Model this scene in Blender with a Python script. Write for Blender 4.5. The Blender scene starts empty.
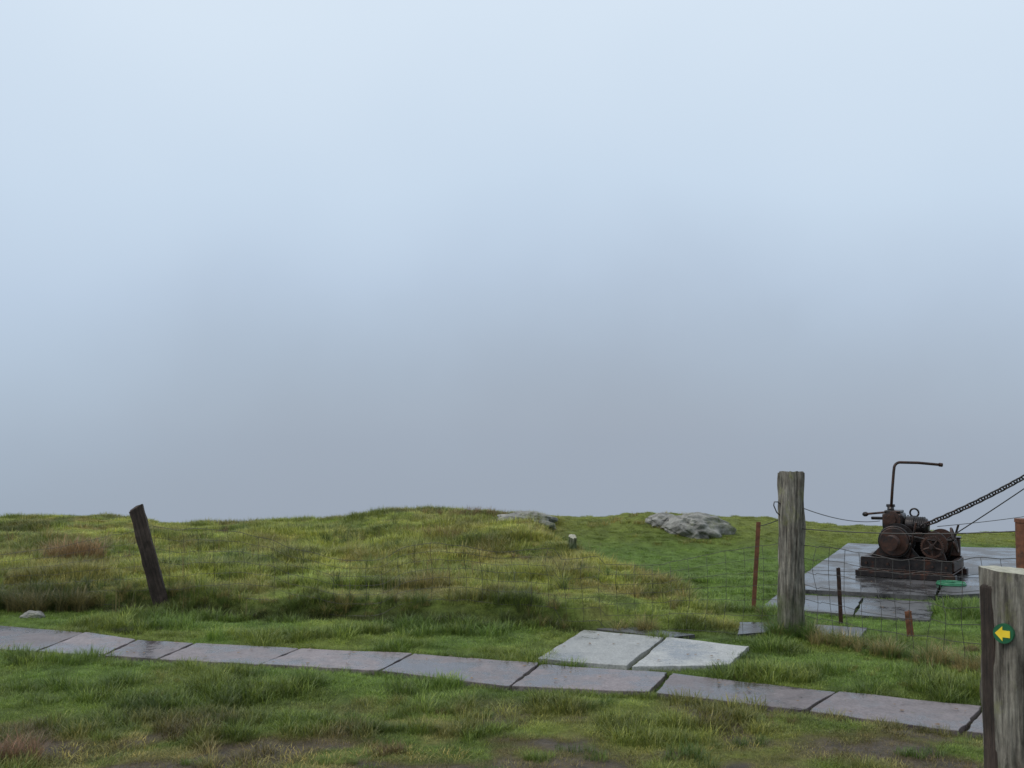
import bpy, bmesh, math, random
import numpy as np
from mathutils import Vector, Matrix
random.seed(7); rng=np.random.default_rng(7)
S=bpy.context.scene
COL=S.collection

# ------------------------------------------------------------------ noise
_tabs={}
def vn(x,y,scale,seed):
    if seed not in _tabs: _tabs[seed]=np.random.default_rng(1000+seed).random((256,256))
    T=_tabs[seed]
    x=np.asarray(x,float)/scale+37.3; y=np.asarray(y,float)/scale+91.7
    xi=np.floor(x).astype(int); yi=np.floor(y).astype(int)
    fx=x-xi; fy=y-yi; fx=fx*fx*(3-2*fx); fy=fy*fy*(3-2*fy)
    a=T[xi&255,yi&255]; b=T[(xi+1)&255,yi&255]; c=T[xi&255,(yi+1)&255]; d=T[(xi+1)&255,(yi+1)&255]
    return (a*(1-fx)+b*fx)*(1-fy)+(c*(1-fx)+d*fx)*fy
def fbm(x,y,scale,seed,o=3):
    s=0;a=1;t=0
    for i in range(o):
        s=s+a*vn(x,y,scale/2**i,seed+i); t+=a; a*=.5
    return s/t
def sst(t):
    t=np.clip(t,0,1); return t*t*(3-2*t)

# ------------------------------------------------------------------ layout
J=[((-8.6,10.7),(-8.5,9.7)),((-7.1,10.0),(-6.7,8.85)),((-5.4,9.44),(-4.99,8.3)),((-3.73,8.85),(-3.79,8.06)),((-3.15,8.52),(-3.2,7.88)),
   ((-2.62,8.38),(-2.72,7.78)),((-1.71,8.19),(-1.90,7.6)),((-.774,8.0),(-.97,7.38)),((.213,7.64),(-.014,6.93)),
   ((1.14,7.33),(.935,6.78)),((2.18,6.82),(1.83,6.32)),((2.98,6.42),(2.6,5.88)),((3.8,5.98),(3.39,5.5)),((4.7,5.5),(4.2,5.0)),((5.7,5.0),(5.1,4.5))]
path_polys=[]
for i in range(len(J)-1):
    (a,b),(c,d)=J[i],J[i+1]
    path_polys.append([a,c,d,b])
pads=[[(.63,8.92),(1.30,8.60),(.86,7.52),(.19,7.75)],
      [(1.315,8.59),(1.93,8.22),(1.62,7.55),(.875,7.49)],
      [(.74,9.04),(1.12,9.12),(1.60,8.75),(1.36,8.62)],
      [(1.95,8.75),(2.1,9.35),(2.6,9.35),(2.28,8.85)],
      [(2.6,8.75),(2.75,9.25),(3.2,9.05),(3.0,8.65)]]
platU=[[(2.95,11.15),(3.75,12.7),(5.2,12.1),(4.45,10.6)],[(4.45,10.6),(5.2,12.1),(5.95,11.8),(5.5,10.9)],
       [(3.75,12.7),(5.3,15.9),(6.7,15.4),(5.2,12.1)],[(5.2,12.1),(6.7,15.4),(8.2,15.0),(5.95,11.8)]]
platL=[[(2.5,10.15),(2.9,11.05),(3.75,10.78),(3.3,9.75)],[(3.3,9.75),(3.75,10.78),(4.42,10.5),(3.92,9.45)]]

def inpoly(x,y,poly,shr=0.0):
    P=np.array(poly); cx,cy=P.mean(0)
    ins=np.ones(np.shape(x),bool)
    for i in range(len(P)):
        a=P[i];b=P[(i+1)%len(P)]
        nx,ny=-(b-a)[1],(b-a)[0]; L=math.hypot(nx,ny); nx/=L;ny/=L
        if (cx-a[0])*nx+(cy-a[1])*ny<0: nx,ny=-nx,-ny
        ins&=((x-a[0])*nx+(y-a[1])*ny)>shr
    return ins
allpolys=path_polys+pads+platU+platL

# ------------------------------------------------------------------ terrain height
uL=[-.75,-.512,-.372,-.342,-.242,-.182,-.142,-.112,-.032,.028,.09,.3]
sL=[.25,.24,.25,.13,.20,.21,.29,.37,.34,.24,.14,0]
uR=[-.2,.05,.09,.128,.208,.288,.358,.45,.7]
sR=[.1,-.04,-.06,.0,-.05,-.17,-.30,-.42,-.6]
def bank_y(x):
    return 9.2-.22*np.clip(x,-3.9,4)+.25*(vn(x,x*0,1.1,3)-.5)+.16*(vn(x,x*0,.3,4)-.5)
def xedge(y):
    return np.interp(y,[9,11.3,13.3,16,18,24],[2.5,1.95,1.3,.85,.75,.55])+.3*(vn(y,y*0,.9,5)-.5)
def H(x,y):
    x=np.asarray(x,float);y=np.asarray(y,float)
    ys=np.maximum(y,3); u=x/ys
    DL=18.0; DR=22.0
    by=bank_y(x)
    bfade=sst((1.6-x)/1.0)
    bank=.14*sst((y-by)/.16)*bfade
    SL=np.interp(u,uL,sL); SR=np.interp(u,uR,sR)
    zl=bank+(SL-.14)*sst((y-by)/(DL-by))
    xe=xedge(y)
    m=sst((xe-x)/.7)
    zr=SR*sst((y-13)/9)-.36*sst((y-11.8)/2.5)*sst((21-y)/3.5)*sst((x-.3)/1.0)*sst((4.9-x+(y-12)*.4)/1.5)
    z=m*zl+(1-m)*zr
    z=z+.13*np.exp(-((xe-x-.65)/.5)**2)*sst((y-10.4)/1.2)*sst((18-y)/3)
    z=z+.15*np.exp(-((x-3.4)/1.5)**2-((y-20.6)/.9)**2)
    D=DL*m+DR*(1-m)
    e=np.maximum(y-D,0)
    z=z-np.where(e<4,.06*e*e,.96+.9*(e-4))*1.0
    rough=.35+.65*sst((y-by)/.6)
    fl=1-sst((y-15.5)/2.5)*.5
    z=z+rough*(fl*.20*(fbm(x,y,1.5,10)-.5)+.12*(fbm(x,y,.45,14,2)-.5)+.035*(vn(x,y,.13,18)-.5))
    w=np.zeros(np.shape(z))
    for p in allpolys:
        w=np.maximum(w,np.where(inpoly(x,y,p,-.06),1.0,np.where(inpoly(x,y,p,-.22),.6,0)))
    z=z*(1-w)+w*(-.03)
    return z

# ------------------------------------------------------------------ ground colour
def ccol(x,y):
    x=np.asarray(x,float);y=np.asarray(y,float)
    G=np.array([.150,.210,.042]); V=np.array([.150,.245,.050]); Yg=np.array([.275,.300,.070])
    St=np.array([.40,.34,.14]); Br=np.array([.17,.115,.06]); Dk=np.array([.065,.105,.028])
    n1=fbm(x,y,1.5,30);n2=fbm(x,y,.45,34);n3=vn(x,y,.14,38)
    by=bank_y(x)
    c=G+0*x[...,None]
    def mix(c,C,w): w=np.clip(w,0,1)[...,None]; return c*(1-w)+C*w
    c=mix(c,Dk,sst((n2-.5)/.2)*.5)
    verge=sst((y-6.4)/.8)*sst((by-y)/.4)
    c=mix(c,V,verge*.5)
    c=mix(c,Yg,verge*sst((fbm(x,y,.7,58)-.45)/.2)*.45)
    fg=sst((6.8-y+1.1*(n1-.5))/.9)
    c=mix(c,Br,fg*sst((n2-.40)/.18)*.7)
    c=mix(c,Yg,fg*sst((n1-.44)/.2)*.55)
    c=mix(c,St,fg*sst((fbm(x,y,.3,50)-.60)/.12)*.5)
    fd=sst((y-by)/.4)
    xe=xedge(y)
    left=sst((xe+.2-x)/.7)
    c=mix(c,Yg,fd*left*(.35+.55*sst((n1-.40)/.22)))
    c=mix(c,St,fd*left*sst((n2-.56)/.15)*.30)
    c=mix(c,Br,fd*left*sst((fbm(x,y,.8,44)-.55)/.1)*.45)
    c=mix(c,Dk,fd*left*sst((fbm(x,y,.6,54)-.56)/.09)*.55)
    c=c*(1+.15*fd*left)[...,None]
    edge=np.exp(-((xe-x-.15)/.5)**2)*sst((y-10.5)/1)
    c=mix(c,np.array([.27,.20,.075]),edge*.7*sst((n2-.2)/.3))
    c=mix(c,V,fd*(1-left)*.8*sst((19.5-y)/2))
    c=mix(c,Yg,(1-left)*sst((y-18)/3)*.6)
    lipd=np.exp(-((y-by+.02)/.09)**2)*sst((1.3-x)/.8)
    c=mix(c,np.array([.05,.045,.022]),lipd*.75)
    c=c*(.75+.5*n3)[...,None]
    mud=fg*sst((n2-.51)/.12)
    return c,mud

# ------------------------------------------------------------------ material helpers
def newmat(name):
    m=bpy.data.materials.new(name); m.use_nodes=True
    nt=m.node_tree; b=nt.nodes['Principled BSDF']
    return m,nt,b
def N(nt,t,**k):
    n=nt.nodes.new(t)
    for a,v in k.items(): setattr(n,a,v)
    return n
def ramp(nt,stops,src):
    r=N(nt,'ShaderNodeValToRGB')
    e=r.color_ramp.elements
    while len(e)<len(stops): e.new(.5)
    for el,(p,c) in zip(e,stops):
        el.position=p; el.color=(*c,1) if len(c)==3 else c
    nt.links.new(src,r.inputs[0]); return r
def noise(nt,scale,detail=5,vec=None,rough=.6,mscale=None):
    n=N(nt,'ShaderNodeTexNoise'); n.inputs['Scale'].default_value=scale; n.inputs['Detail'].default_value=detail; n.inputs['Roughness'].default_value=rough
    if vec is not None:
        if mscale:
            mp=N(nt,'ShaderNodeMapping'); mp.inputs['Scale'].default_value=mscale
            nt.links.new(vec,mp.inputs[0]); vec=mp.outputs[0]
        nt.links.new(vec,n.inputs['Vector'])
    return n
def mixc(nt,f,a,b,mode='MIX'):
    m=N(nt,'ShaderNodeMix',data_type='RGBA',blend_type=mode)
    for s,v in ((m.inputs[0],f),(m.inputs[6],a),(m.inputs[7],b)):
        if hasattr(v,'is_output'): nt.links.new(v,s)
        elif isinstance(v,(int,float)): s.default_value=v
        else: s.default_value=(*v,1)
    return m.outputs[2]
def bump(nt,b,src,st=.4,dist=.01):
    bp=N(nt,'ShaderNodeBump'); bp.inputs['Strength'].default_value=st; bp.inputs['Distance'].default_value=dist
    nt.links.new(src,bp.inputs['Height']); nt.links.new(bp.outputs[0],b.inputs['Normal'])
def simple(name,c1,c2,scale=12,rough=.6,metal=0,bst=.3,spots=None,mscale=None,bd=.01,spotpos=.6):
    m,nt,b=newmat(name)
    tc=N(nt,'ShaderNodeTexCoord')
    n=noise(nt,scale,7,tc.outputs['Object'],.65,mscale)
    r=ramp(nt,[(.3,c1),(.7,c2)],n.outputs[0]); out=r.outputs[0]
    if spots:
        n2=noise(nt,scale*.45,6,tc.outputs['Object'],.7)
        r2=ramp(nt,[(spotpos-.06,(0,0,0)),(spotpos+.06,(1,1,1))],n2.outputs[0])
        out=mixc(nt,r2.outputs[0],out,spots)
    nt.links.new(out,b.inputs['Base Color'])
    b.inputs['Roughness'].default_value=rough; b.inputs['Metallic'].default_value=metal
    bump(nt,b,n.outputs[0],bst,bd)
    return m

mt,nt,b=newmat('turf_soil')
at=N(nt,'ShaderNodeAttribute',attribute_name='col'); am=N(nt,'ShaderNodeAttribute',attribute_name='mud')
geo=N(nt,'ShaderNodeNewGeometry')
n=noise(nt,22,8,geo.outputs['Position'],.7)
r=ramp(nt,[(.25,(.30,.30,.28)),(.75,(.95,.95,.9))],n.outputs[0])
c=mixc(nt,1.0,at.outputs['Color'],r.outputs[0],'MULTIPLY')
n2=noise(nt,9,7,geo.outputs['Position'],.75)
rr=ramp(nt,[(.35,(.035,.027,.018)),(.65,(.13,.095,.058))],n2.outputs[0])
c=mixc(nt,am.outputs['Fac'],c,rr.outputs[0])
nt.links.new(c,b.inputs['Base Color'])
mr=N(nt,'ShaderNodeMapRange'); nt.links.new(am.outputs['Fac'],mr.inputs[0]); mr.inputs[3].default_value=.95; mr.inputs[4].default_value=.5
b.inputs['Specular IOR Level'].default_value=.25
nt.links.new(mr.outputs[0],b.inputs['Roughness']); bump(nt,b,n.outputs[0],1.0,.04)
MT=mt
mg,nt,b=newmat('grass_blades')
at=N(nt,'ShaderNodeAttribute',attribute_name='col',attribute_type='INSTANCER')
geo=N(nt,'ShaderNodeNewGeometry')
rr=ramp(nt,[(0,(.58,.64,.55)),(.5,(1.0,1.0,1.0)),(.85,(1.35,1.25,1.1)),(1,(1.9,1.55,1.5))],geo.outputs['Random Per Island'])
c=mixc(nt,1.0,at.outputs['Color'],rr.outputs[0],'MULTIPLY')
nt.links.new(c,b.inputs['Base Color']); b.inputs['Roughness'].default_value=.42; b.inputs['Specular IOR Level'].default_value=.4
tr=N(nt,'ShaderNodeBsdfTranslucent'); nt.links.new(c,tr.inputs[0])
ms=N(nt,'ShaderNodeMixShader'); ms.inputs[0].default_value=.35
nt.links.new(b.outputs[0],ms.inputs[1]); nt.links.new(tr.outputs[0],ms.inputs[2]); nt.links.new(ms.outputs[0],nt.nodes['Material Output'].inputs[0])
MG=mg

def stone_mat(name,ca,cb,cdark,rough=.42,wet=.45):
    m,nt,b=newmat(name)
    geo=N(nt,'ShaderNodeNewGeometry'); oi=N(nt,'ShaderNodeObjectInfo')
    n=noise(nt,7,8,geo.outputs['Position'],.7)
    r=ramp(nt,[(.3,ca),(.7,cb)],n.outputs[0])
    n2=noise(nt,1.8,7,geo.outputs['Position'],.72)
    r2=ramp(nt,[(wet,(0,0,0)),(wet+.12,(1,1,1))],n2.outputs[0])
    c=mixc(nt,r2.outputs[0],r.outputs[0],cdark)
    mr=N(nt,'ShaderNodeMapRange'); mr.inputs[3].default_value=.75; mr.inputs[4].default_value=1.2
    nt.links.new(oi.outputs['Random'],mr.inputs[0])
    c=mixc(nt,1.0,c,mr.outputs[0],'MULTIPLY')
    n4=noise(nt,60,4,geo.outputs['Position'],.75)
    r4=ramp(nt,[(.35,(.65,.65,.65)),(.65,(1.2,1.2,1.2))],n4.outputs[0])
    c=mixc(nt,1.0,c,r4.outputs[0],'MULTIPLY')
    n5=noise(nt,16,6,geo.outputs['Position'],.8)
    r5=ramp(nt,[(.60,(0,0,0)),(.69,(.85,.85,.85))],n5.outputs[0])
    c=mixc(nt,r5.outputs[0],c,(.085,.08,.05))
    nt.links.new(c,b.inputs['Base Color'])
    m2=N(nt,'ShaderNodeMapRange'); m2.inputs[3].default_value=rough+.15; m2.inputs[4].default_value=max(.1,rough-.24)
    nt.links.new(r2.outputs[0],m2.inputs[0]); nt.links.new(m2.outputs[0],b.inputs['Roughness'])
    bump(nt,b,n.outputs[0],.4,.006)
    return m
M_path=stone_mat('flagstone',(.160,.130,.133),(.245,.205,.208),(.095,.080,.084),.36)
M_pad=stone_mat('pale_flagstone',(.27,.27,.265),(.40,.40,.385),(.17,.17,.17),.36,.5)
M_plat=stone_mat('wet_concrete',(.075,.072,.074),(.125,.12,.123),(.038,.038,.04),.30)
M_rock=simple('rock_lichen',(.07,.068,.064),(.36,.35,.32),5,.85,0,.9,(.09,.10,.04),bd=.05,spotpos=.58)
M_oldiron=simple('black_iron',(.010,.009,.010),(.035,.027,.025),14,.36,.4,.4,(.07,.026,.015),spotpos=.62)
M_rust=simple('rusty_iron',(.020,.010,.008),(.072,.030,.018),16,.5,.3,.5,(.016,.012,.012),spotpos=.55)
M_redrust=simple('rusty_stake',(.07,.028,.014),(.20,.075,.035),18,.75,.1,.5,(.05,.03,.02))
M_wire=simple('galvanised_wire',(.05,.05,.05),(.10,.09,.085),30,.5,.6,.1)
M_green=simple('green_paint',(.02,.12,.06),(.04,.2,.1),12,.4,0,.2)
M_markg=simple('marker_green',(.01,.09,.04),(.015,.12,.05),20,.4)
M_marky=simple('marker_yellow',(.75,.52,.02),(.85,.62,.04),20,.45,bst=.05)
M_leaf=simple('dead_leaf',(.09,.05,.025),(.22,.13,.06),20,.6)

def wood(name,ca,cb,moss,mossamt,basemoss=None,dk=(.38,.34,.31)):
    m,nt,b=newmat(name)
    tc=N(nt,'ShaderNodeTexCoord')
    n=noise(nt,1.0,10,tc.outputs['Object'],.75,(48,48,3))
    r=ramp(nt,[(.34,ca),(.48,tuple(a*.5+b_*.5 for a,b_ in zip(ca,cb))),(.62,cb)],n.outputs[0])
    n2=noise(nt,7,6,tc.outputs['Object'],.7,(1,1,.6))
    r2=ramp(nt,[(mossamt,(0,0,0)),(mossamt+.12,(1,1,1))],n2.outputs[0])
    c=mixc(nt,r2.outputs[0],r.outputs[0],moss)
    n3=noise(nt,3.5,6,tc.outputs['Object'],.75,(1.6,1.6,.8))
    r3=ramp(nt,[(.36,dk),(.58,(1.1,1.1,1.1))],n3.outputs[0])
    c=mixc(nt,1.0,c,r3.outputs[0],'MULTIPLY')
    if basemoss:
        sp=N(nt,'ShaderNodeSeparateXYZ'); nt.links.new(tc.outputs['Object'],sp.inputs[0])
        ad=N(nt,'ShaderNodeMath',operation='MULTIPLY_ADD'); nt.links.new(n2.outputs[0],ad.inputs[0]); ad.inputs[1].default_value=-1.2; nt.links.new(sp.outputs[2],ad.inputs[2])
        mr=N(nt,'ShaderNodeMapRange'); nt.links.new(ad.outputs[0],mr.inputs[0]); mr.inputs[1].default_value=-.05; mr.inputs[2].default_value=-.45; mr.inputs[3].default_value=0; mr.inputs[4].default_value=.85
        c=mixc(nt,mr.outputs[0],c,basemoss)
    nt.links.new(c,b.inputs['Base Color']); b.inputs['Roughness'].default_value=.85
    bump(nt,b,n.outputs[0],1.0,.02)
    return m
M_wgrey=wood('weathered_wood',(.030,.025,.020),(.33,.305,.255),(.20,.20,.10),.56,(.06,.09,.025),(.45,.41,.38))
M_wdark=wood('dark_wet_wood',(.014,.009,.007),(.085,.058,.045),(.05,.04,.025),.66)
M_wend=simple('cut_wood_end',(.22,.21,.165),(.50,.48,.38),30,.85,0,.6,(.2,.22,.11),spotpos=.62)

# ------------------------------------------------------------------ object helpers
def obj(name,me,mat=None,parent=None,smooth=False):
    o=bpy.data.objects.new(name,me); COL.objects.link(o)
    if mat: me.materials.append(mat)
    if parent: o.parent=parent
    if smooth: me.polygons.foreach_set('use_smooth',[True]*len(me.polygons))
    return o
def empty(name,loc=(0,0,0),rot=(0,0,0)):
    e=bpy.data.objects.new(name,None); COL.objects.link(e); e.location=loc; e.rotation_euler=rot; e.empty_display_size=.2; return e
def frommesh(name,V,F,mat,parent=None,smooth=False):
    me=bpy.data.meshes.new(name); me.from_pydata([tuple(v) for v in V],[],F); me.update(); return obj(name,me,mat,parent,smooth)
def bev(o,w,s=2):
    m=o.modifiers.new('b','BEVEL'); m.width=w; m.segments=s; m.limit_method='ANGLE'; return o
def box(name,c,s,mat,parent,rot=(0,0,0),bv=.006):
    sx,sy,sz=[v/2 for v in s]
    V=[Vector((x,y,z)) for x in(-sx,sx) for y in(-sy,sy) for z in(-sz,sz)]
    F=[(0,1,3,2),(4,6,7,5),(0,4,5,1),(2,3,7,6),(0,2,6,4),(1,5,7,3)]
    o=frommesh(name,V,F,mat,parent); o.location=c; o.rotation_euler=rot
    if bv: bev(o,bv)
    return o
def frame(d):
    d=Vector(d).normalized(); a=Vector((0,0,1)) if abs(d.z)<.9 else Vector((1,0,0))
    u=d.cross(a).normalized(); return d,u,d.cross(u)
def lathe(name,p1,p2,prof,mat,parent,seg=28,smooth=False):
    p1=Vector(p1);p2=Vector(p2); d,u,v=frame(p2-p1); L=(p2-p1).length
    V=[];F=[]
    for t,r in prof:
        for i in range(seg):
            a=2*math.pi*i/seg; V.append(p1+d*(t*L)+(u*math.cos(a)+v*math.sin(a))*r)
    for j in range(len(prof)-1):
        for i in range(seg):
            k=(i+1)%seg; F.append((j*seg+i,j*seg+k,(j+1)*seg+k,(j+1)*seg+i))
    F.append(tuple(range(seg))[::-1]); F.append(tuple((len(prof)-1)*seg+i for i in range(seg)))
    o=frommesh(name,V,F,mat,parent)
    bm=bmesh.new(); bm.from_mesh(o.data); bmesh.ops.recalc_face_normals(bm,faces=bm.faces); bm.to_mesh(o.data); bm.free()
    return o
def cyl(name,p1,p2,r,mat,parent,seg=20): 
    return lathe(name,p1,p2,[(0,r*.93),(.02,r),(.98,r),(1,r*.93)],mat,parent,seg)
def tubes(name,lines,r,mat,parent=None,sides=4):
    V=[];F=[]
    for ln in lines:
        rr=r
        if isinstance(ln,tuple): ln,rr=ln
        ln=[Vector(p) for p in ln]; b0=len(V)
        pu=None
        for i,p in enumerate(ln):
            t=(ln[min(i+1,len(ln)-1)]-ln[max(i-1,0)])
            d,u,v=frame(t)
            if pu is not None:
                u=(pu-d*pu.dot(d)).normalized(); v=d.cross(u)
            pu=u
            for k in range(sides):
                a=2*math.pi*k/sides; V.append(p+(u*math.cos(a)+v*math.sin(a))*rr)
        for i in range(len(ln)-1):
            for k in range(sides):
                k2=(k+1)%sides; F.append((b0+i*sides+k,b0+i*sides+k2,b0+(i+1)*sides+k2,b0+(i+1)*sides+k))
        F.append(tuple(b0+k for k in range(sides))[::-1]); F.append(tuple(b0+(len(ln)-1)*sides+k for k in range(sides)))
    return frommesh(name,V,F,mat,parent,sides>5)
def gear(name,c,axis,r,w,teeth,mat,parent,hub=.25,spokes=5):
    d,u,v=frame(axis); c=Vector(c); V=[];F=[]
    n=teeth*4; ri=r*.80
    for s in(-w/2,w/2):
        for i in range(n):
            a=2*math.pi*i/n; rad=r if (i%4) in(1,2) else r*.93
            V.append(c+d*s+(u*math.cos(a)+v*math.sin(a))*rad)
        for i in range(n):
            a=2*math.pi*i/n; V.append(c+d*s+(u*math.cos(a)+v*math.sin(a))*ri)
    for i in range(n):
        k=(i+1)%n
        F.append((i,k,2*n+k,2*n+i)); F.append((n+i,2*n+n+i,2*n+n+k,n+k))
        F.append((i,n+i,n+k,k)); F.append((2*n+i,2*n+k,2*n+n+k,2*n+n+i))
    o=frommesh(name,V,F,mat,parent)
    for s in range(spokes):
        a=2*math.pi*s/spokes+.3
        q=(u*math.cos(a)+v*math.sin(a))
        cyl(name+'_spoke_%d'%s,c+q*r*hub*.7,c+q*ri*1.02,w*.32,mat,parent,8)
    cyl(name+'_hub',c-d*w*.8,c+d*w*.8,r*hub,mat,parent,18)
    return o
def torus(name,c,axis,R,r,mat,parent,seg=32,s2=8):
    d,u,v=frame(axis); c=Vector(c)
    ln=[c+(u*math.cos(2*math.pi*i/seg)+v*math.sin(2*math.pi*i/seg))*R for i in range(seg+1)]
    return tubes(name,[ln],r,mat,parent,s2)

# ------------------------------------------------------------------ terrain
def axis(parts):
    out=[]
    for a,b,s in parts: out+=list(np.arange(a,b,s))
    return np.array(out+[parts[-1][1]])
xs=axis([(-70,-22,3),(-22,-9,.25),(-9,-6,.12),(-6,6,.065),(6,9,.12),(9,22,.25),(22,70,3)])
ys=axis([(-30,0,2),(0,4,.4),(4,16,.065),(16,26,.13),(26,40,1.5)])
X,Y=np.meshgrid(xs,ys); Z=H(X,Y)
nx,ny=len(xs),len(ys)
me=bpy.data.meshes.new('ground')
V=np.stack([X,Y,Z],-1).reshape(-1,3)
idx=np.arange(nx*ny).reshape(ny,nx)
F=np.stack([idx[:-1,:-1],idx[:-1,1:],idx[1:,1:],idx[1:,:-1]],-1).reshape(-1,4)
me.from_pydata(V.tolist(),[],F.tolist()); me.update()
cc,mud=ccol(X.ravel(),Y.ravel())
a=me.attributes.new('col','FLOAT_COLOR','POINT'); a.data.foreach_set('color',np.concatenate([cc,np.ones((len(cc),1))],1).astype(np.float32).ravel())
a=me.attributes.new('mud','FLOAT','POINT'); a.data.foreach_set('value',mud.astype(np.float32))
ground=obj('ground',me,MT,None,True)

# ------------------------------------------------------------------ grass tufts
TC=bpy.data.collections.new('grass_tuft_sources')
def tuft(i,n,rad,h0,h1,w,lean,curl,seg=2):
    rr=random.Random(100+i); V=[];F=[]
    for k in range(n):
        a=rr.random()*6.283; q=rad*math.sqrt(rr.random()); x=q*math.cos(a); y=q*math.sin(a)
        h=rr.uniform(h0,h1); da=rr.random()*6.283 if rr.random()<.4 else a+rr.uniform(-.7,.7)
        dx,dy=math.cos(da),math.sin(da); L=h*lean*rr.uniform(.2,1.4)
        px,py=-dy,dx; ww=w*rr.uniform(.6,1.3); b0=len(V)
        for s in range(seg+1):
            t=s/seg; ox=dx*L*(t**(1+curl)); oy=dy*L*(t**(1+curl)); z=h*(t-.25*curl*t*t*min(1.2,L/h))-.01
            if s<seg:
                wt=ww*(1-.45*t)
                V.append((x+ox-px*wt/2,y+oy-py*wt/2,z)); V.append((x+ox+px*wt/2,y+oy+py*wt/2,z))
            else: V.append((x+ox,y+oy,z))
        for s in range(seg-1):
            F.append((b0+2*s,b0+2*s+1,b0+2*s+3,b0+2*s+2))
        F.append((b0+2*seg-2,b0+2*seg-1,b0+2*seg))
    me=bpy.data.meshes.new('tuft_%d'%i); me.from_pydata(V,[],F); me.materials.append(MG)
    o=bpy.data.objects.new('tuft_%d'%i,me); TC.objects.link(o)
tuft(0,46,.075,.018,.045,.0035,.9,1)
tuft(1,46,.075,.015,.040,.0035,1.2,1)
tuft(2,46,.085,.02,.055,.0035,.9,1)
tuft(3,55,.07,.05,.10,.004,.8,1,3)
tuft(4,60,.05,.14,.30,.004,.9,1,4)
tuft(5,70,.15,.03,.075,.006,.9,1)
tuft(6,70,.13,.05,.12,.006,.8,1)
tuft(7,7,.12,.16,.34,.003,.35,.6,3)

P=[];I=[];R=[];SC=[];C=[]
def put(x,y,idx,sc,col,dz=0):
    x=np.atleast_1d(x);y=np.atleast_1d(y)
    z=H(x,y)+dz
    P.append(np.stack([x,y,z],1)); I.append(np.broadcast_to(idx,x.shape)); R.append(rng.random(len(x))*6.283)
    SC.append(np.broadcast_to(sc,x.shape)); C.append(np.broadcast_to(col,(len(x),3)))
def scatter(y0,y1,dens,xlim=.75,pad=.5):
    A=(y1-y0)*2*(xlim*y1+pad); n=int(A*dens)
    x=(rng.random(n)*2-1)*(xlim*y1+pad); y=y0+rng.random(n)*(y1-y0)
    k=np.abs(x)<xlim*y+pad; x,y=x[k],y[k]
    ok=np.ones(len(x),bool)
    for p in allpolys: ok&=~inpoly(x,y,p,.0)
    return x[ok],y[ok]
for y0,y1,dn in((3.6,6.5,420),(6.5,8.5,320),(8.5,10.5,240)):
    x,y=scatter(y0,y1,dn,.66)
    c,m=ccol(x,y)
    keep=rng.random(len(x))>m*.68; x,y,c,m=x[keep],y[keep],c[keep],m[keep]
    hn=fbm(x,y,.45,70)
    idx=rng.integers(0,3,len(x)); idx=np.where((hn>.58)&(rng.random(len(x))<.4),3,idx)
    sc=(.35+1.25*hn)*(.75+.5*rng.random(len(x)))
    sc=np.where(y<6.4,sc*.8,sc)
    c=c*(.7+.6*rng.random((len(x),1)))*(1.15-.30*sst((hn-.5)/.2))[:,None]
    put(x,y,idx,sc,c)
for y0,y1,dn in((10.5,13,140),(13,16,100),(16,23.5,70)):
    x,y=scatter(y0,y1,dn,.66)
    c,m=ccol(x,y)
    right=(x>xedge(y)+.3)
    hn=fbm(x,y,.6,74)
    idx=np.where((hn>.5)&~right,6,5)
    sc=(.3+1.5*hn)*(.7+.6*rng.random(len(x)))*np.where(right,.55,1.0)*np.where(y>16,.75,1)
    c=c*(.65+.7*rng.random((len(x),1)))*np.where(right,1.0,1.2-.35*sst((hn-.48)/.18))[:,None]
    put(x,y,idx,sc,c)
# tussocks
x,y=scatter(9.6,17,1.3,.66); k=(x<xedge(y)-.2)&(y>bank_y(x)+.2); x,y=x[k],y[k]
for cx_,cy_ in zip(x,y):
    n_=rng.integers(4,12); s_=rng.uniform(.06,.2); base=np.array(random.choice([(.09,.135,.035),(.15,.18,.045),(.28,.23,.09),(.20,.14,.06),(.19,.24,.055),(.24,.26,.07)]))
    xx=cx_+rng.normal(0,s_*1.5,n_); yy=cy_+rng.normal(0,s_*.8,n_)
    put(xx,yy,np.where(rng.random(n_)<.75,3,4),rng.uniform(.55,1.0)*(.7+.5*rng.random(n_)),base*(.7+.6*rng.random((n_,1))))
x,y=scatter(9.6,17,9,.66); k=(x<xedge(y)-.1)&(fbm(x,y,.9,80)>.5)&(y>bank_y(x)+.1)
x,y=x[k],y[k]; c,_=ccol(x,y)
put(x,y,np.where(rng.random(len(x))<.7,3,4),.5+.5*rng.random(len(x)),c*.95+np.array([.06,.05,.012])*rng.random((len(x),1))*1.5)
x,y=scatter(9.4,15,3.5,.66); k=(x<1.6); x,y=x[k],y[k]
put(x,y,7,.6+.5*rng.random(len(x)),np.array([.24,.19,.09]))
# foreground clumps
x,y=scatter(4.6,8.3,3.0,.62)
for cx_,cy_ in zip(x,y):
    if any(bool(inpoly(np.array(cx_),np.array(cy_),p,-.1)) for p in path_polys): continue
    n_=rng.integers(3,8); base=np.array(random.choice([(.10,.155,.035),(.08,.125,.03),(.14,.20,.04),(.20,.21,.055),(.16,.12,.05)]))
    xx=cx_+rng.normal(0,.09,n_); yy=cy_+rng.normal(0,.05,n_)
    put(xx,yy,3,rng.uniform(.4,.8)*(.7+.5*rng.random(n_)),base*(.7+.6*rng.random((n_,1))))
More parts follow.
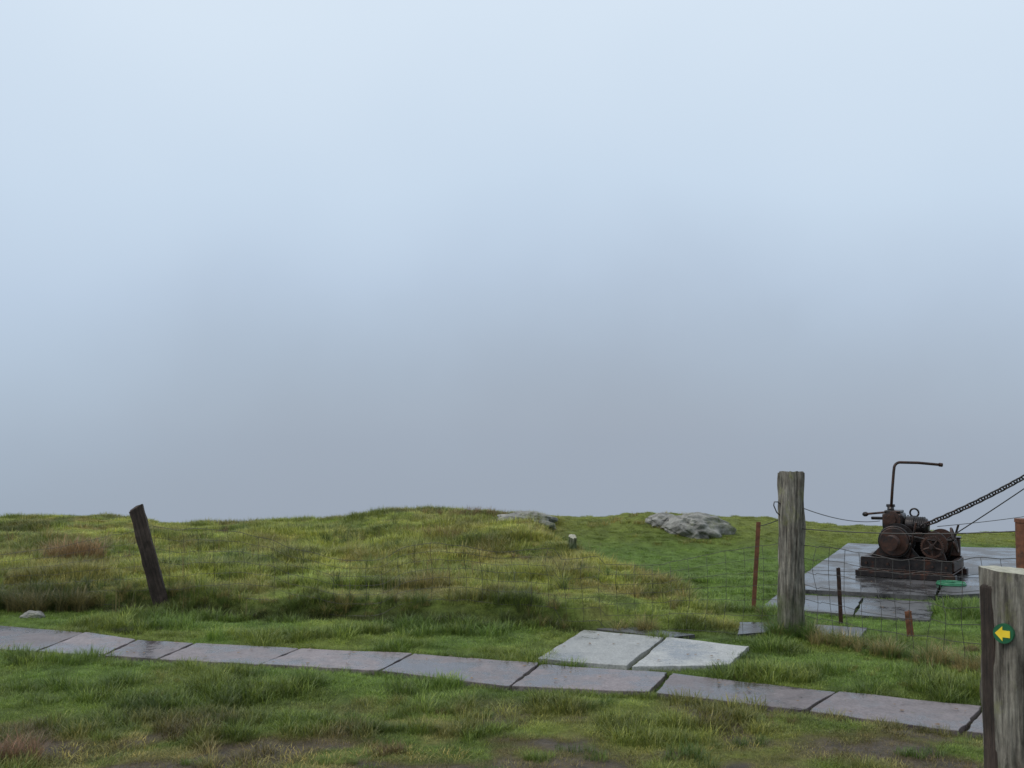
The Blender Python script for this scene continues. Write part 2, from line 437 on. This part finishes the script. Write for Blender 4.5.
# fringe on the bank lip
x=rng.uniform(-8,1.3,520); y=bank_y(x)+rng.normal(.10,.06,520); k=fbm(x,x*0,.8,84)>.40; x,y=x[k],y[k]
put(x,y,np.where(rng.random(len(x))<.7,3,4),.45+.35*rng.random(len(x)),np.where(rng.random((len(x),1))<.4,np.array([.27,.235,.09]),np.array([.11,.155,.04])))
x=rng.uniform(-5.6,-4.2,90); y=10.0+rng.normal(0,.09,90)
put(x,y,4,.75+.35*rng.random(90),np.where(rng.random((90,1))<.5,np.array([.17,.15,.065]),np.array([.08,.11,.035])))
t=rng.random(150); x=2.45+t*1.1+rng.normal(0,.05,150); y=8.65-t*1.6+rng.normal(0,.07,150)
ok=np.ones(150,bool)
for p in allpolys: ok&=~inpoly(x,y,p,-.03)
x,y=x[ok],y[ok]
put(x,y,np.where(rng.random(len(x))<.5,4,3),.4+.4*rng.random(len(x)),np.where(rng.random((len(x),1))<.55,np.array([.32,.27,.12]),np.array([.11,.17,.04])))
a=rng.random(80)*6.283; q=.10+.12*rng.random(80)
put(2.43+np.cos(a)*q,8.72+np.sin(a)*q,np.where(rng.random(80)<.5,3,4),.5+.35*rng.random(80),np.where(rng.random((80,1))<.3,np.array([.24,.21,.08]),np.array([.11,.19,.04])))
for gi_,p in enumerate(path_polys+platU+platL+pads):
    for i in range(4):
        a0=np.array(p[i]);b0=np.array(p[(i+1)%4]); mid=(a0+b0)/2; o_=mid-np.array(p).mean(0); o_/=np.linalg.norm(o_)
        n=int(30*np.linalg.norm(b0-a0)); t=rng.random(n)[:,None]
        q=a0+(b0-a0)*t+o_*(.015+rng.random((n,1))*.05); 
        ok=vn(q[:,0],q[:,1],.35,95)>.36
        for pp in allpolys: ok&=~inpoly(q[:,0],q[:,1],pp,-.008)
        q=q[ok]
        if len(q):
            c,_=ccol(q[:,0],q[:,1]); put(q[:,0],q[:,1],3,(.3+.5*rng.random(len(q)))*(1.0 if gi_<14 else .8),c*(.6+.5*rng.random((len(q),1))))
for (cx,cy,sp,n,ti,s0,co) in [(-5.5,12.7,.16,24,4,1.15,(.30,.20,.10)),(-2.62,5.25,.14,18,4,.55,(.22,.13,.08)),
    (.05,9.25,.13,16,4,.65,(.09,.12,.04)),(.3,9.15,.12,8,4,.55,(.22,.19,.07)),(-3.5,10.0,.14,12,3,.9,(.12,.16,.045)),
    (-3.35,8.95,.12,10,3,.7,(.05,.06,.025)),(2.5,9.6,.2,14,3,.9,(.22,.2,.075)),(-2.9,10.1,.2,10,4,.5,(.2,.19,.07)),(-1.1,14.5,.3,12,4,.8,(.22,.165,.065)),(-.6,17.2,.3,30,4,.6,(.19,.13,.055)),
    (.1,16.0,.35,22,6,1.0,(.22,.21,.065)),(3.5,19.3,.5,14,6,.9,(.22,.22,.065)),(2.8,20.3,.5,18,6,1.0,(.24,.21,.065)),
    (-2.3,5.5,.2,20,1,1.3,(.30,.27,.08)),(-1.2,5.35,.22,24,1,1.3,(.33,.28,.09)),(-.5,5.45,.15,14,1,1.3,(.30,.27,.08)),(1.1,5.6,.15,10,1,1.3,(.26,.25,.07))]:
    put(cx+rng.normal(0,sp,n),cy+rng.normal(0,sp*.7,n),ti,s0*(.8+.4*rng.random(n)),np.array(co)*(.7+.6*rng.random((n,1))))
P=np.concatenate(P);I=np.concatenate(I);R=np.concatenate(R);SC=np.concatenate(SC);C=np.concatenate(C)
me=bpy.data.meshes.new('grass'); me.vertices.add(len(P)); me.vertices.foreach_set('co',P.astype(np.float32).ravel())
me.attributes.new('col','FLOAT_COLOR','POINT').data.foreach_set('color',np.concatenate([C,np.ones((len(C),1))],1).astype(np.float32).ravel())
me.attributes.new('idx','INT','POINT').data.foreach_set('value',I.astype(np.int32))
me.attributes.new('rotz','FLOAT','POINT').data.foreach_set('value',R.astype(np.float32))
me.attributes.new('scl','FLOAT','POINT').data.foreach_set('value',SC.astype(np.float32))
grass=obj('grass',me)
ng=bpy.data.node_groups.new('grass_scatter','GeometryNodeTree')
ng.interface.new_socket('Geometry',in_out='INPUT',socket_type='NodeSocketGeometry')
ng.interface.new_socket('Geometry',in_out='OUTPUT',socket_type='NodeSocketGeometry')
gi=ng.nodes.new('NodeGroupInput');go=ng.nodes.new('NodeGroupOutput')
iop=ng.nodes.new('GeometryNodeInstanceOnPoints'); ci=ng.nodes.new('GeometryNodeCollectionInfo')
ci.inputs['Collection'].default_value=TC; ci.inputs['Separate Children'].default_value=True; ci.inputs['Reset Children'].default_value=True
def na(nm,ty):
    q=ng.nodes.new('GeometryNodeInputNamedAttribute'); q.data_type=ty; q.inputs['Name'].default_value=nm; return q.outputs['Attribute']
cx=ng.nodes.new('ShaderNodeCombineXYZ'); L=ng.links.new
L(na('rotz','FLOAT'),cx.inputs[2]); L(gi.outputs[0],iop.inputs['Points']); L(ci.outputs[0],iop.inputs['Instance'])
iop.inputs['Pick Instance'].default_value=True; L(na('idx','INT'),iop.inputs['Instance Index']); L(cx.outputs[0],iop.inputs['Rotation'])
L(na('scl','FLOAT'),iop.inputs['Scale']); L(iop.outputs[0],go.inputs[0])
grass.modifiers.new('scatter','NODES').node_group=ng

# ------------------------------------------------------------------ paving
def slab(name,poly,zt,th,mat,parent,gap=.006,tilt=.005):
    P=[Vector((*p,0)) for p in poly]; c=sum(P,Vector())/len(P)
    n=12; V=[];F=[]
    g=[random.uniform(-tilt,tilt) for _ in range(4)]
    q=[p+(c-p).normalized()*gap*1.4+Vector((random.uniform(-.008,.008),random.uniform(-.008,.008),0)) for p in P]
    for layer in(0,1):
        for j in range(n+1):
            for i in range(n+1):
                u,v=i/n,j/n
                p=(q[0]*(1-u)+q[1]*u)*(1-v)+(q[3]*(1-u)+q[2]*u)*v
                edge=min(u,1-u,v,1-v)
                if edge==0:
                    s=float(vn(p.x,p.y,.07,90))*.022; p=p+(c-p).normalized()*s
                z=zt+(g[0]*(1-u)+g[1]*u)*(1-v)+(g[3]*(1-u)+g[2]*u)*v
                z+=float(fbm(p.x,p.y,.25,92,2)-.5)*.008
                if layer==1: z=zt-th
                V.append((p.x-c.x,p.y-c.y,z))
    m=(n+1)**2
    for j in range(n):
        for i in range(n):
            a=j*(n+1)+i; F.append((a,a+n+1,a+n+2,a+1)); F.append((m+a,m+a+1,m+a+n+2,m+a+n+1))
    ring=[i for i in range(n+1)]+[j*(n+1)+n for j in range(1,n+1)]+[n*(n+1)+i for i in range(n-1,-1,-1)]+[j*(n+1) for j in range(n-1,0,-1)]
    for k in range(len(ring)):
        a=ring[k];b_=ring[(k+1)%len(ring)]; F.append((a,b_,m+b_,m+a))
    o=frommesh(name,V,F,mat,parent); o.location=(c.x,c.y,0)
    bm=bmesh.new(); bm.from_mesh(o.data); bmesh.ops.recalc_face_normals(bm,faces=bm.faces); bm.to_mesh(o.data); bm.free()
    bev(o,.004,2); return o
e=empty('flagstone_path')
for i,p in enumerate(path_polys): slab('slab_%d'%(i+1),p,.006,.08,M_path,e)
e=empty('flagstone_crossing')
for i,p in enumerate(pads): slab('slab_%d'%(i+1),p,.014 if i<2 else .002,.08,M_pad if i<2 else M_plat,e,.004,.003)
e=empty('concrete_platform')
for i,p in enumerate(platU): slab('slab_%d'%(i+1),p,.045,.12,M_plat,e,.003,.002)
for i,p in enumerate(platL): slab('apron_%d'%(i+1),p,.0,.1,M_plat,e,.003,.004)
V=[];F=[]
def leaves(poly,z,n):
    q=[Vector((*p,0)) for p in poly]
    for _ in range(n):
        u,v=random.uniform(.06,.94),random.uniform(.06,.94)
        p=(q[0]*(1-u)+q[1]*u)*(1-v)+(q[3]*(1-u)+q[2]*u)*v
        a=random.random()*6.28; s=random.uniform(.005,.016); b0=len(V)
        for k in range(5):
            th=a+k*1.2566; rr=s*random.uniform(.5,1.2)*(1.6 if k==0 else 1)
            V.append((p.x+math.cos(th)*rr,p.y+math.sin(th)*rr,z+.008+random.uniform(0,.005)))
        F.append(tuple(range(b0,b0+5)))
for p in path_polys: leaves(p,.008,9)
for p in pads[:2]: leaves(p,.014,8)
for p in platU: leaves(p,.047,14)
for p in platL: leaves(p,.002,10)
frommesh('fallen_leaves',V,F,M_leaf)

# ------------------------------------------------------------------ posts
def post(name,base,top,r,mat,seed,matend=None,sides=84,rings=60,nc=9,topslope=.02,crackd=1.0):
    rr=random.Random(seed); base=Vector(base);top=Vector(top); L=(top-base).length
    e=empty(name,base); d,u,v=frame(top-base)
    cr=[(rr.random()*6.283,rr.uniform(-.25,.25),rr.uniform(.10,.30)*r*crackd,rr.uniform(.03,.07),rr.uniform(-.3,.5),rr.uniform(.6,1.4)) for _ in range(nc)]
    V=[];F=[]
    for j in range(rings+1):
        t=j/rings
        for i in range(sides):
            a=2*math.pi*i/sides
            q=r*(1+.07*math.cos(2*a+seed)+.05*math.cos(3*a+seed*2+t))
            q+=r*.26*crackd*float(vn(math.cos(a)*1.5+seed,math.sin(a)*1.5+t*3.3,.6,200+seed)-.5)
            q+=r*.10*float(vn(a*6,t*6,.5,210+seed)-.5)
            for ca,dr,dp,w,t0,t1 in cr:
                if t0<t<t1:
                    dd=(a-ca-dr*(t-.5)-.05*math.sin(t*17+ca)+math.pi)%(2*math.pi)-math.pi
                    q-=dp*math.exp(-(dd/w)**2)*min(1,(t-t0)*6,(t1-t)*6)
            if t>.97: q-=(t-.97)*25*.03*r
            h=t*L+ (t**6)*(topslope*math.cos(a+seed)+.02*crackd**3*float(vn(a*3,0,.6,220+seed)-.5))
            V.append(d*h+(u*math.cos(a)+v*math.sin(a))*q)
    for j in range(rings):
        for i in range(sides):
            k=(i+1)%sides; F.append((j*sides+i,j*sides+k,(j+1)*sides+k,(j+1)*sides+i))
    o=frommesh('timber',V,F,mat,e)
    b0=rings*sides; ring=[Vector(V[b0+i]) for i in range(sides)]; c=sum(ring,Vector())/sides
    V2=[];F2=[]
    for f in(1,.8,.5,.25):
        for i in range(sides):
            p=c+(ring[i]-c)*f; V2.append(p+d*(.004*(1-f)+.006*float(vn(p.x*9+seed,p.y*9,.3,230)-.5)*(1-f)))
    V2.append(c)
    for j in range(3):
        for i in range(sides):
            k=(i+1)%sides; F2.append((j*sides+i,j*sides+k,(j+1)*sides+k,(j+1)*sides+i))
    for i in range(sides): F2.append((3*sides+i,3*sides+(i+1)%sides,4*sides))
    frommesh('end_grain',V2,F2,matend or mat,e)
    return e
MP=(2.40,8.72)
pm=post('wooden_fence_post',(MP[0],MP[1],-.15),(MP[0]+.03,MP[1],1.40),.107,M_wgrey,3,M_wgrey,nc=14,topslope=.012)
NP=(2.088,4.2)
pn=post('wooden_fence_post',(NP[0],NP[1],-.15),(NP[0],NP[1],1.15),.122,M_wgrey,5,M_wend,nc=9,topslope=.006,crackd=.55)
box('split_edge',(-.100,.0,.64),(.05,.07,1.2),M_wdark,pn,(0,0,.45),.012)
wn=Vector((-.70,-.71,0)).normalized(); wc=Vector((NP[0],NP[1],.908))+wn*.137
w=empty('waymark_sign',wc)
lathe('disc',-wn*.02,wn*.004,[(0,.039),(1,.039)],M_markg,w,32)
lf=Vector((0,0,1)).cross(wn)
if lf.x<0: lf=-lf
pts=[(-.031,0),(-.002,.030),(-.002,.014),(.027,.014),(.027,-.014),(-.002,-.014),(-.002,-.030)]
V=[wn*z+lf*a+Vector((0,0,b_)) for z in(.0045,.0062) for a,b_ in pts]
F=[tuple(range(7,14)),tuple(range(7))]+[(i,(i+1)%7,7+(i+1)%7,7+i) for i in range(7)]
frommesh('arrow',V,F,M_marky,w)
e=empty('leaning_fence_post',(-3.46,10.05,-.05))
V=[];F=[];n=16
for j in range(n+1):
    t=j/n
    for i,(sx,sy) in enumerate([(-1,-1),(0,-1.05),(1,-1),(1.03,0),(1,1),(0,1),(-1,1),(-1.02,0)]):
        V.append((sx*.070*(1-.06*t)+random.uniform(-.005,.005), sy*.055+random.uniform(-.005,.005), t*1.10+(.02*sx+random.uniform(-.01,.01) if j==n else 0)))
for j in range(n):
    for i in range(8): F.append((j*8+i,j*8+(i+1)%8,(j+1)*8+(i+1)%8,(j+1)*8+i))
F.append(tuple(n*8+i for i in range(8)))
o=frommesh('timber',V,F,M_wdark,e); e.rotation_euler=(0.05,-math.radians(14.5),.25); bev(o,.006)
def stake(name,b_,t_,r,mat):
    e=empty(name,b_); t=Vector(t_)-Vector(b_)
    d,u,v=frame(t)
    prof=[(-1,-1),(1,-1),(1,-.6),(-.6,-.6),(-.6,1),(-1,1)]; V=[];F=[];n=10
    for j in range(n+1):
        for a,c_ in prof: V.append(t*(j/n)+(u*a+v*c_)*r*(1+random.uniform(-.06,.06)))
    for j in range(n):
        for i in range(6): F.append((j*6+i,j*6+(i+1)%6,(j+1)*6+(i+1)%6,(j+1)*6+i))
    F.append(tuple(n*6+i for i in range(6))); F.append(tuple(range(6)))
    frommesh('angle_iron',V,F,mat,e); return e
stake('rusty_fence_stake',(2.34,9.85,-.1),(2.41,9.85,.88),.020,M_redrust)
stake('rusty_fence_stake',(3.04,9.35,-.1),(3.02,9.35,.50),.018,M_rust)
stake('rusty_fence_stake',(3.37,8.55,-.1),(3.34,8.55,.24),.028,M_redrust)
RP=(3.58,7.05)
e=empty('rusty_gate_post',(RP[0],RP[1],-.1)); cyl('tube',(0,0,0),(0,0,1.225),.05,M_redrust,e,24); cyl('cap',(0,0,1.21),(0,0,1.235),.055,M_redrust,e,24)

# ------------------------------------------------------------------ wire netting
def netting(name,a,b_,h,nv,nh,sag,seed,r=.0016):
    a=Vector(a);b_=Vector(b_); lines=[]
    def pt(u,v):
        p=a.lerp(b_,u); g=float(H(p.x,p.y)); s=sag*(4*u*(1-u))*v
        return Vector((p.x+.05*float(vn(u*9,v*3,1,300+seed)-.5),p.y+.10*float(vn(u*7,v*3,1,301+seed)-.5),g+.02+h*v-s+.09*float(vn(u*8,v*1,1,302+seed)-.5)*v))
    for k in range(nh+1):
        v=(k/nh)**.85
        lines.append(([pt(i/90,v) for i in range(91)],r*(1.4 if k in(0,nh) else 1)))
    for k in range(nv+1):
        u=k/nv; lines.append(([pt(u,j/8) for j in range(9)],r))
    e=empty(name); tubes('mesh',lines,r,M_wire,e,4); return e
netting('wire_netting_fence',(-3.55,10.02,0),(2.34,8.78,0),.76,38,6,.26,1,.0015)
netting('wire_netting_fence',(-9.5,10.4,0),(-3.6,10.06,0),.76,38,6,.36,2,.0012)
netting('wire_netting_fence',(2.5,8.68,0),(RP[0],RP[1]+.03,0),.80,13,6,.06,3,.0022)
def sagline(p,q,s,n=24): 
    p=Vector(p);q=Vector(q); return [p.lerp(q,i/n)-Vector((0,0,s*4*(i/n)*(1-i/n))) for i in range(n+1)]
e=empty('fence_strand_wire')
tubes('strands',[sagline((2.5,8.68,1.10),(4.35,11.9,.72),.05),sagline((2.5,8.66,.92),(3.58,7.05,1.05),.03),
   sagline((5.2,12.3,.62),(8.6,13.6,.95),.05),sagline((2.36,8.7,1.02),(2.42,9.85,.84),.01)],.0042,M_wire,e,5)
e=empty('wire_hook',(2.31,8.68,1.12))
tubes('hook',[[Vector((.02,0,-.1)),Vector((-.03,-.02,-.06)),Vector((-.055,-.02,0)),Vector((-.05,-.02,.03)),Vector((-.02,-.02,.03)),Vector((.02,0,.0))]],.005,M_wire,e,6)

# ------------------------------------------------------------------ winch
W=empty('cable_winch',(4.86,12.25,.045),(0,0,math.radians(-33)))
I_,R_=M_oldiron,M_rust
box('skid_front',(0,-.40,.035),(1.12,.12,.07),I_,W); box('skid_back',(0,.40,.035),(1.12,.12,.07),I_,W)
box('base_plate',(0,0,.078),(1.06,.88,.016),R_,W)
for y in(-.36,.36):
    box('channel_web_%d'%(y>0),(0,y,.15),(1.02,.02,.125),I_,W)
    box('channel_top_%d'%(y>0),(0,y-.02*(1 if y>0 else -1),.219),(1.02,.075,.014),I_,W)
    box('channel_foot_%d'%(y>0),(0,y+.02*(1 if y>0 else -1),.095),(1.02,.075,.014),I_,W)
for x in(-.5,-.17,.17,.5): box('cross_beam_%.0f'%(x*100),(x,0,.155),(.06,.66,.11),R_,W)
for x in(-.45,-.2,.05,.3,.45):
    cyl('bolt_%.0f'%(x*100),(x,-.375,.15),(x,-.395,.15),.016,R_,W,6)
def cheek(name,y,x0,x1,tx0,tx1,z0,z1,th,mat):
    V=[(x,y+s*th/2,z) for s in(-1,1) for x,z in((x0,z0),(x1,z0),(tx1,z1*.75),(tx1-.03,z1),(tx0+.03,z1),(tx0,z1*.75))]
    F=[tuple(range(6))[::-1],tuple(range(6,12))]+[(i,(i+1)%6,6+(i+1)%6,6+i) for i in range(6)]
    return bev(frommesh(name,V,F,mat,W),.005)
cheek('cheek_front',-.27,-.42,.16,-.24,.0,.226,.56,.03,I_)
cheek('cheek_back',.27,-.42,.16,-.24,.0,.226,.60,.03,I_)
cheek('pinion_bracket_front',-.27,.2,.44,.26,.40,.226,.47,.03,R_)
cheek('pinion_bracket_back',.27,.2,.44,.26,.40,.226,.47,.03,I_)
lathe('drum',(-.12,-.24,.42),(-.12,.24,.42),[(0,.21),(.05,.21),(.06,.10),(.5,.10),(.94,.10),(.95,.21),(1,.21)],I_,W,36)
helix=[]
for i in range(0,420):
    a=i*.35; helix.append(Vector((-.12+math.cos(a)*.118,-.20+.40*(i/420),.42+math.sin(a)*.118)))
tubes('wound_cable',[helix],.009,R_,W,6)
lathe('brake_drum',(-.12,-.40,.42),(-.12,-.34,.42),[(0,.16),(.15,.17),(.85,.17),(1,.16)],R_,W,32)
torus('brake_band',(-.12,-.37,.42),(0,1,0),.178,.012,I_,W)
cyl('main_shaft',(-.12,-.47,.42),(-.12,.47,.42),.03,I_,W)
gear('spur_gear',(-.12,.36,.42),(0,1,0),.27,.05,44,I_,W)
gear('pinion_gear',(.235,.36,.38),(0,1,0),.09,.06,14,R_,W,.4,3)
cyl('pinion_shaft',(.30,-.45,.38),(.30,.45,.38),.022,I_,W)
gear('drive_wheel',(.30,-.36,.38),(0,1,0),.13,.035,28,R_,W)
lathe('second_drum',(.30,-.24,.40),(.30,.24,.40),[(0,.15),(.06,.15),(.07,.08),(.93,.08),(.94,.15),(1,.15)],R_,W,30)
lathe('warping_head',(-.12,-.47,.42),(-.12,-.60,.42),[(0,.09),(.1,.09),(.3,.055),(.6,.055),(.9,.085),(1,.085)],R_,W,24)
box('gearbox',(-.20,.02,.64),(.24,.26,.20),I_,W,(0,0,0),.03)
box('gearbox_lid',(-.20,.02,.755),(.19,.21,.03),I_,W,(0,0,0),.01)
lathe('filler_cap',(-.24,.02,.77),(-.24,.02,.84),[(0,.04),(.5,.04),(.6,.055),(1,.05)],I_,W,16)
lathe('flange_disc',(-.20,-.115,.66),(-.20,-.16,.66),[(0,.105),(.4,.105),(.5,.06),(1,.055)],R_,W,28)
lathe('motor_body',(-.07,.02,.60),(.20,.02,.58),[(0,.09),(.05,.105),(.3,.105),(.33,.12),(.38,.12),(.41,.105),(.9,.10),(1,.06)],I_,W,28)
for i in range(6):
    torus('cooling_fin_%d'%i,(.04+i*.022,.02,.59),(1,0,0),.107,.006,I_,W,24,6)
box('motor_foot',(.06,.02,.46),(.16,.18,.12),I_,W)
cyl('lever_left',(-.30,-.02,.74),(-.56,.12,.70),.014,R_,W,10); lathe('lever_knob',(-.54,.11,.70),(-.60,.14,.695),[(0,.02),(.3,.03),(.7,.03),(1,.018)],I_,W,14)
cyl('rod_left',(-.30,.08,.66),(-.50,.16,.65),.02,I_,W,10)
cyl('brake_lever',(.02,-.33,.22),(.13,-.36,.66),.013,R_,W,10)
cyl('clutch_lever',(.40,.1,.22),(.52,.08,.62),.013,I_,W,10)
cyl('tie_rod_top',(-.18,-.29,.52),(.36,-.29,.44),.012,I_,W,8); cyl('tie_rod_back',(-.05,.29,.56),(.36,.29,.45),.012,I_,W,8)
torus('hand_wheel_rim',(.50,-.10,.45),(1,.1,.25),.14,.014,R_,W,32,8)
for i in range(3):
    a=i*math.pi/3; d,u,v=frame((1,.1,.25)); q=(u*math.cos(a)+v*math.sin(a))*.14; c0=Vector((.50,-.10,.45))
    cyl('hand_wheel_spoke_%d'%i,c0-q,c0+q,.008,R_,W,8)
cyl('hand_wheel_shaft',(.25,-.12,.42),(.50,-.10,.45),.018,I_,W,10)
box('tool_box',(.42,.30,.33),(.16,.14,.21),R_,W,(0,0,.1),.012)
box('tool_box_lid',(.42,.30,.446),(.18,.16,.02),I_,W,(0,0,.1),.006)
torus('fairlead_ring',(.02,.10,.74),(0,1,0),.05,.012,I_,W,20,6)
def arc(c,r,a0,a1,n=8): return [Vector((c[0]+r*math.cos(a0+(a1-a0)*i/n),0,c[1]+r*math.sin(a0+(a1-a0)*i/n))) for i in range(n+1)]
pts=[Vector((-.045,0,0)),Vector((-.02,0,.3)),Vector((-.0,0,.5))]+arc((.08,.53),.075,math.pi,math.pi/2)+[Vector((.3,0,.6)),Vector((.58,0,.575))]
e2=empty('pipe_handle_mount'); e2.parent=W; e2.location=(-.19,.0,.75); e2.rotation_euler=(0,0,math.radians(33))
tubes('pipe_handle',[pts],.017,R_,e2,12); cyl('pipe_end',(.56,0,.577),(.60,0,.573),.024,R_,e2,12)
lathe('pipe_socket',(-.05,0,-.02),(-.043,0,.06),[(0,.04),(.7,.04),(1,.028)],I_,e2,14)
e=empty('green_drain_lid',(4.97,11.42,.047)); lathe('disc',(0,0,0),(0,0,.018),[(0,.16),(.6,.16),(1,.15)],M_green,e,36); torus('rim',(0,0,.02),(0,0,1),.145,.009,M_green,e,36,6); cyl('grip',(-.04,0,.02),(.04,0,.03),.008,M_green,e,8)
def chain(name,p,q,sag,link,r,mat):
    p=Vector(p);q=Vector(q);L=(q-p).length; n=int(L/(link*.72)); lines=[]
    for i in range(n+1):
        t=i/n; c=p.lerp(q,t)-Vector((0,0,sag*4*t*(1-t)))
        tn=(q-p)/L-Vector((0,0,sag*4*(1-2*t)/L)); d,u,v=frame(tn)
        ax=u if i%2 else v; ax=(ax*math.cos(.4)+(v if i%2 else -u)*math.sin(.4))
        hl=link/2-.022; ww=.028
        ln=[]
        for k in range(13):
            a=2*math.pi*k/12; ca,sa=math.cos(a),math.sin(a)
            ln.append(c+d*(hl*(1 if ca>0.01 else -1 if ca<-.01 else 0)+ca*ww)+ax*sa*ww)
        lines.append(ln)
    e=empty(name); tubes('links',lines,r,mat,e,6); return e
AN=(7.75,12.6,2.05)
chain('anchor_chain',(4.95,12.05,.66),AN,.10,.115,.010,M_oldiron)
e=empty('winch_cable'); tubes('cable',[sagline((5.2,12.1,.47),(7.75,12.6,1.98),.03)],.007,M_oldiron,e,6)
post('chain_anchor_post',(7.8,12.62,-.6),(7.85,12.62,2.2),.11,M_wgrey,8,M_wgrey)

# ------------------------------------------------------------------ rocks
def rock(name,c,s,seed,mat=M_rock,sub=5):
    bm=bmesh.new(); bmesh.ops.create_icosphere(bm,subdivisions=sub,radius=1)
    for v in bm.verts:
        p=v.co; k=1+.5*float(fbm(p.x*1.3+seed,p.y*1.3+p.z*1.7,.9,400+seed)-.5)+.16*float(vn(p.x*3+p.z*2,p.y*3+seed,1,410+seed)-.5)
        f1=abs(float(vn(p.x*3.2+p.z*1.5+seed,p.y*3.2-p.z,1,430+seed))-.5); k-=.09*max(0,1-f1/.07)
        v.co=Vector((p.x*s[0]*k,p.y*s[1]*k,p.z*s[2]*k))
    me=bpy.data.meshes.new(name); bm.to_mesh(me); bm.free(); o=obj(name,me,mat); o.location=c; return o
def onr(name,x,y,s,seed,dz=0,**k):
    o=rock(name,(x,y,float(H(x,y))+dz),s,seed,**k); o.rotation_euler=(0,0,random.uniform(-.4,.4)); return o
onr('rock_outcrop',3.62,19.7,(.68,.5,.36),1,-.02)
onr('rock_outcrop',3.05,20.1,(.40,.4,.22),4,-.04)
onr('rock_outcrop',.2,16.3,(.50,.45,.18),2,-.01)
onr('stone',-4.55,9.6,(.11,.08,.06),5,.0)
onr('stone',1.75,10.9,(.10,.08,.05),7,.0)
post('tree_stump',(.78,13.0,float(H(.78,13.0))-.05),(.78,13.0,float(H(.78,13.0))+.17),.055,M_wgrey,6,M_wend,sides=40,rings=8)

# ------------------------------------------------------------------ world
w=bpy.data.worlds.new('World'); S.world=w; w.use_nodes=True; nt=w.node_tree
for n_ in list(nt.nodes): nt.nodes.remove(n_)
out=N(nt,'ShaderNodeOutputWorld'); tc=N(nt,'ShaderNodeTexCoord'); sep=N(nt,'ShaderNodeSeparateXYZ'); nt.links.new(tc.outputs['Generated'],sep.inputs[0])
def M(op,a,b_=None,c=None):
    m=N(nt,'ShaderNodeMath',operation=op)
    for i,v in enumerate((a,b_,c)):
        if v is None: continue
        if hasattr(v,'is_output'): nt.links.new(v,m.inputs[i])
        else: m.inputs[i].default_value=v
    return m.outputs[0]
nz=noise(nt,2.2,3,tc.outputs['Generated'],.5)
zz=M('ADD',sep.outputs[2],M('MULTIPLY',M('SUBTRACT',nz.outputs[0],.5),.20))
t=M('DIVIDE',M('ADD',zz,.2),1.2)
f=lambda z:(z+.2)/1.2
rp=ramp(nt,[(f(-.2),(.33,.40,.485)),(f(-.06),(.375,.46,.56)),(f(.04),(.44,.54,.665)),(f(.137),(.51,.62,.765)),(f(.235),(.59,.71,.85)),(f(.40),(.69,.80,.92)),(f(.65),(.78,.87,.95)),(1,(.83,.90,.96))],t)
az=M('DIVIDE',sep.outputs[0],M('MAXIMUM',sep.outputs[1],.05))
dx=M('SUBTRACT',az,.14)
crest=M('SUBTRACT',.15,M('MULTIPLY',M('MULTIPLY',dx,dx),.42))
nh=noise(nt,2.9,5,tc.outputs['Generated'],.55)
crest=M('ADD',crest,M('MULTIPLY',M('SUBTRACT',nh.outputs[0],.5),.18))
mr=N(nt,'ShaderNodeMapRange',interpolation_type='SMOOTHSTEP'); nt.links.new(M('SUBTRACT',crest,sep.outputs[2]),mr.inputs[0]); mr.inputs[1].default_value=-.11; mr.inputs[2].default_value=.19
front=N(nt,'ShaderNodeMapRange',interpolation_type='SMOOTHSTEP'); nt.links.new(sep.outputs[1],front.inputs[0]); front.inputs[1].default_value=.1; front.inputs[2].default_value=.8
fac=M('MULTIPLY',M('MULTIPLY',mr.outputs[0],front.outputs[0]),.78)
colr=mixc(nt,fac,rp.outputs[0],(.335,.382,.462))
bg=N(nt,'ShaderNodeBackground'); nt.links.new(colr,bg.inputs[0]); bg.inputs[1].default_value=1.0
sky=N(nt,'ShaderNodeTexSky',sky_type='NISHITA'); sky.sun_disc=False; sky.sun_elevation=math.radians(48)
bg2=N(nt,'ShaderNodeBackground'); nt.links.new(sky.outputs[0],bg2.inputs[0]); bg2.inputs[1].default_value=.1
mx=N(nt,'ShaderNodeMixShader'); mx.inputs[0].default_value=.04
nt.links.new(bg.outputs[0],mx.inputs[1]); nt.links.new(bg2.outputs[0],mx.inputs[2]); nt.links.new(mx.outputs[0],out.inputs[0])
sl=bpy.data.lights.new('sun','SUN'); sl.energy=1.5; sl.angle=math.radians(22); sl.color=(1,.96,.90)
so=bpy.data.objects.new('sun',sl); COL.objects.link(so)
el,ro=math.radians(48),math.radians(250)
sky.sun_rotation=ro
dirv=Vector((math.sin(ro)*math.cos(el),math.cos(ro)*math.cos(el),math.sin(el)))
so.rotation_euler=dirv.to_track_quat('Z','Y').to_euler(); so.location=dirv*30

# ------------------------------------------------------------------ camera
cd=bpy.data.cameras.new('camera'); cam=bpy.data.objects.new('camera',cd); COL.objects.link(cam); S.camera=cam
cd.sensor_width=36; cd.lens=36*1000/1024; cd.clip_end=500; cd.clip_start=.05
cam.location=(0,0,1.7); cam.rotation_euler=(math.radians(90)+math.atan(54/1000),0,0)
S.view_settings.view_transform='Standard'; S.view_settings.look='None'; S.view_settings.exposure=0
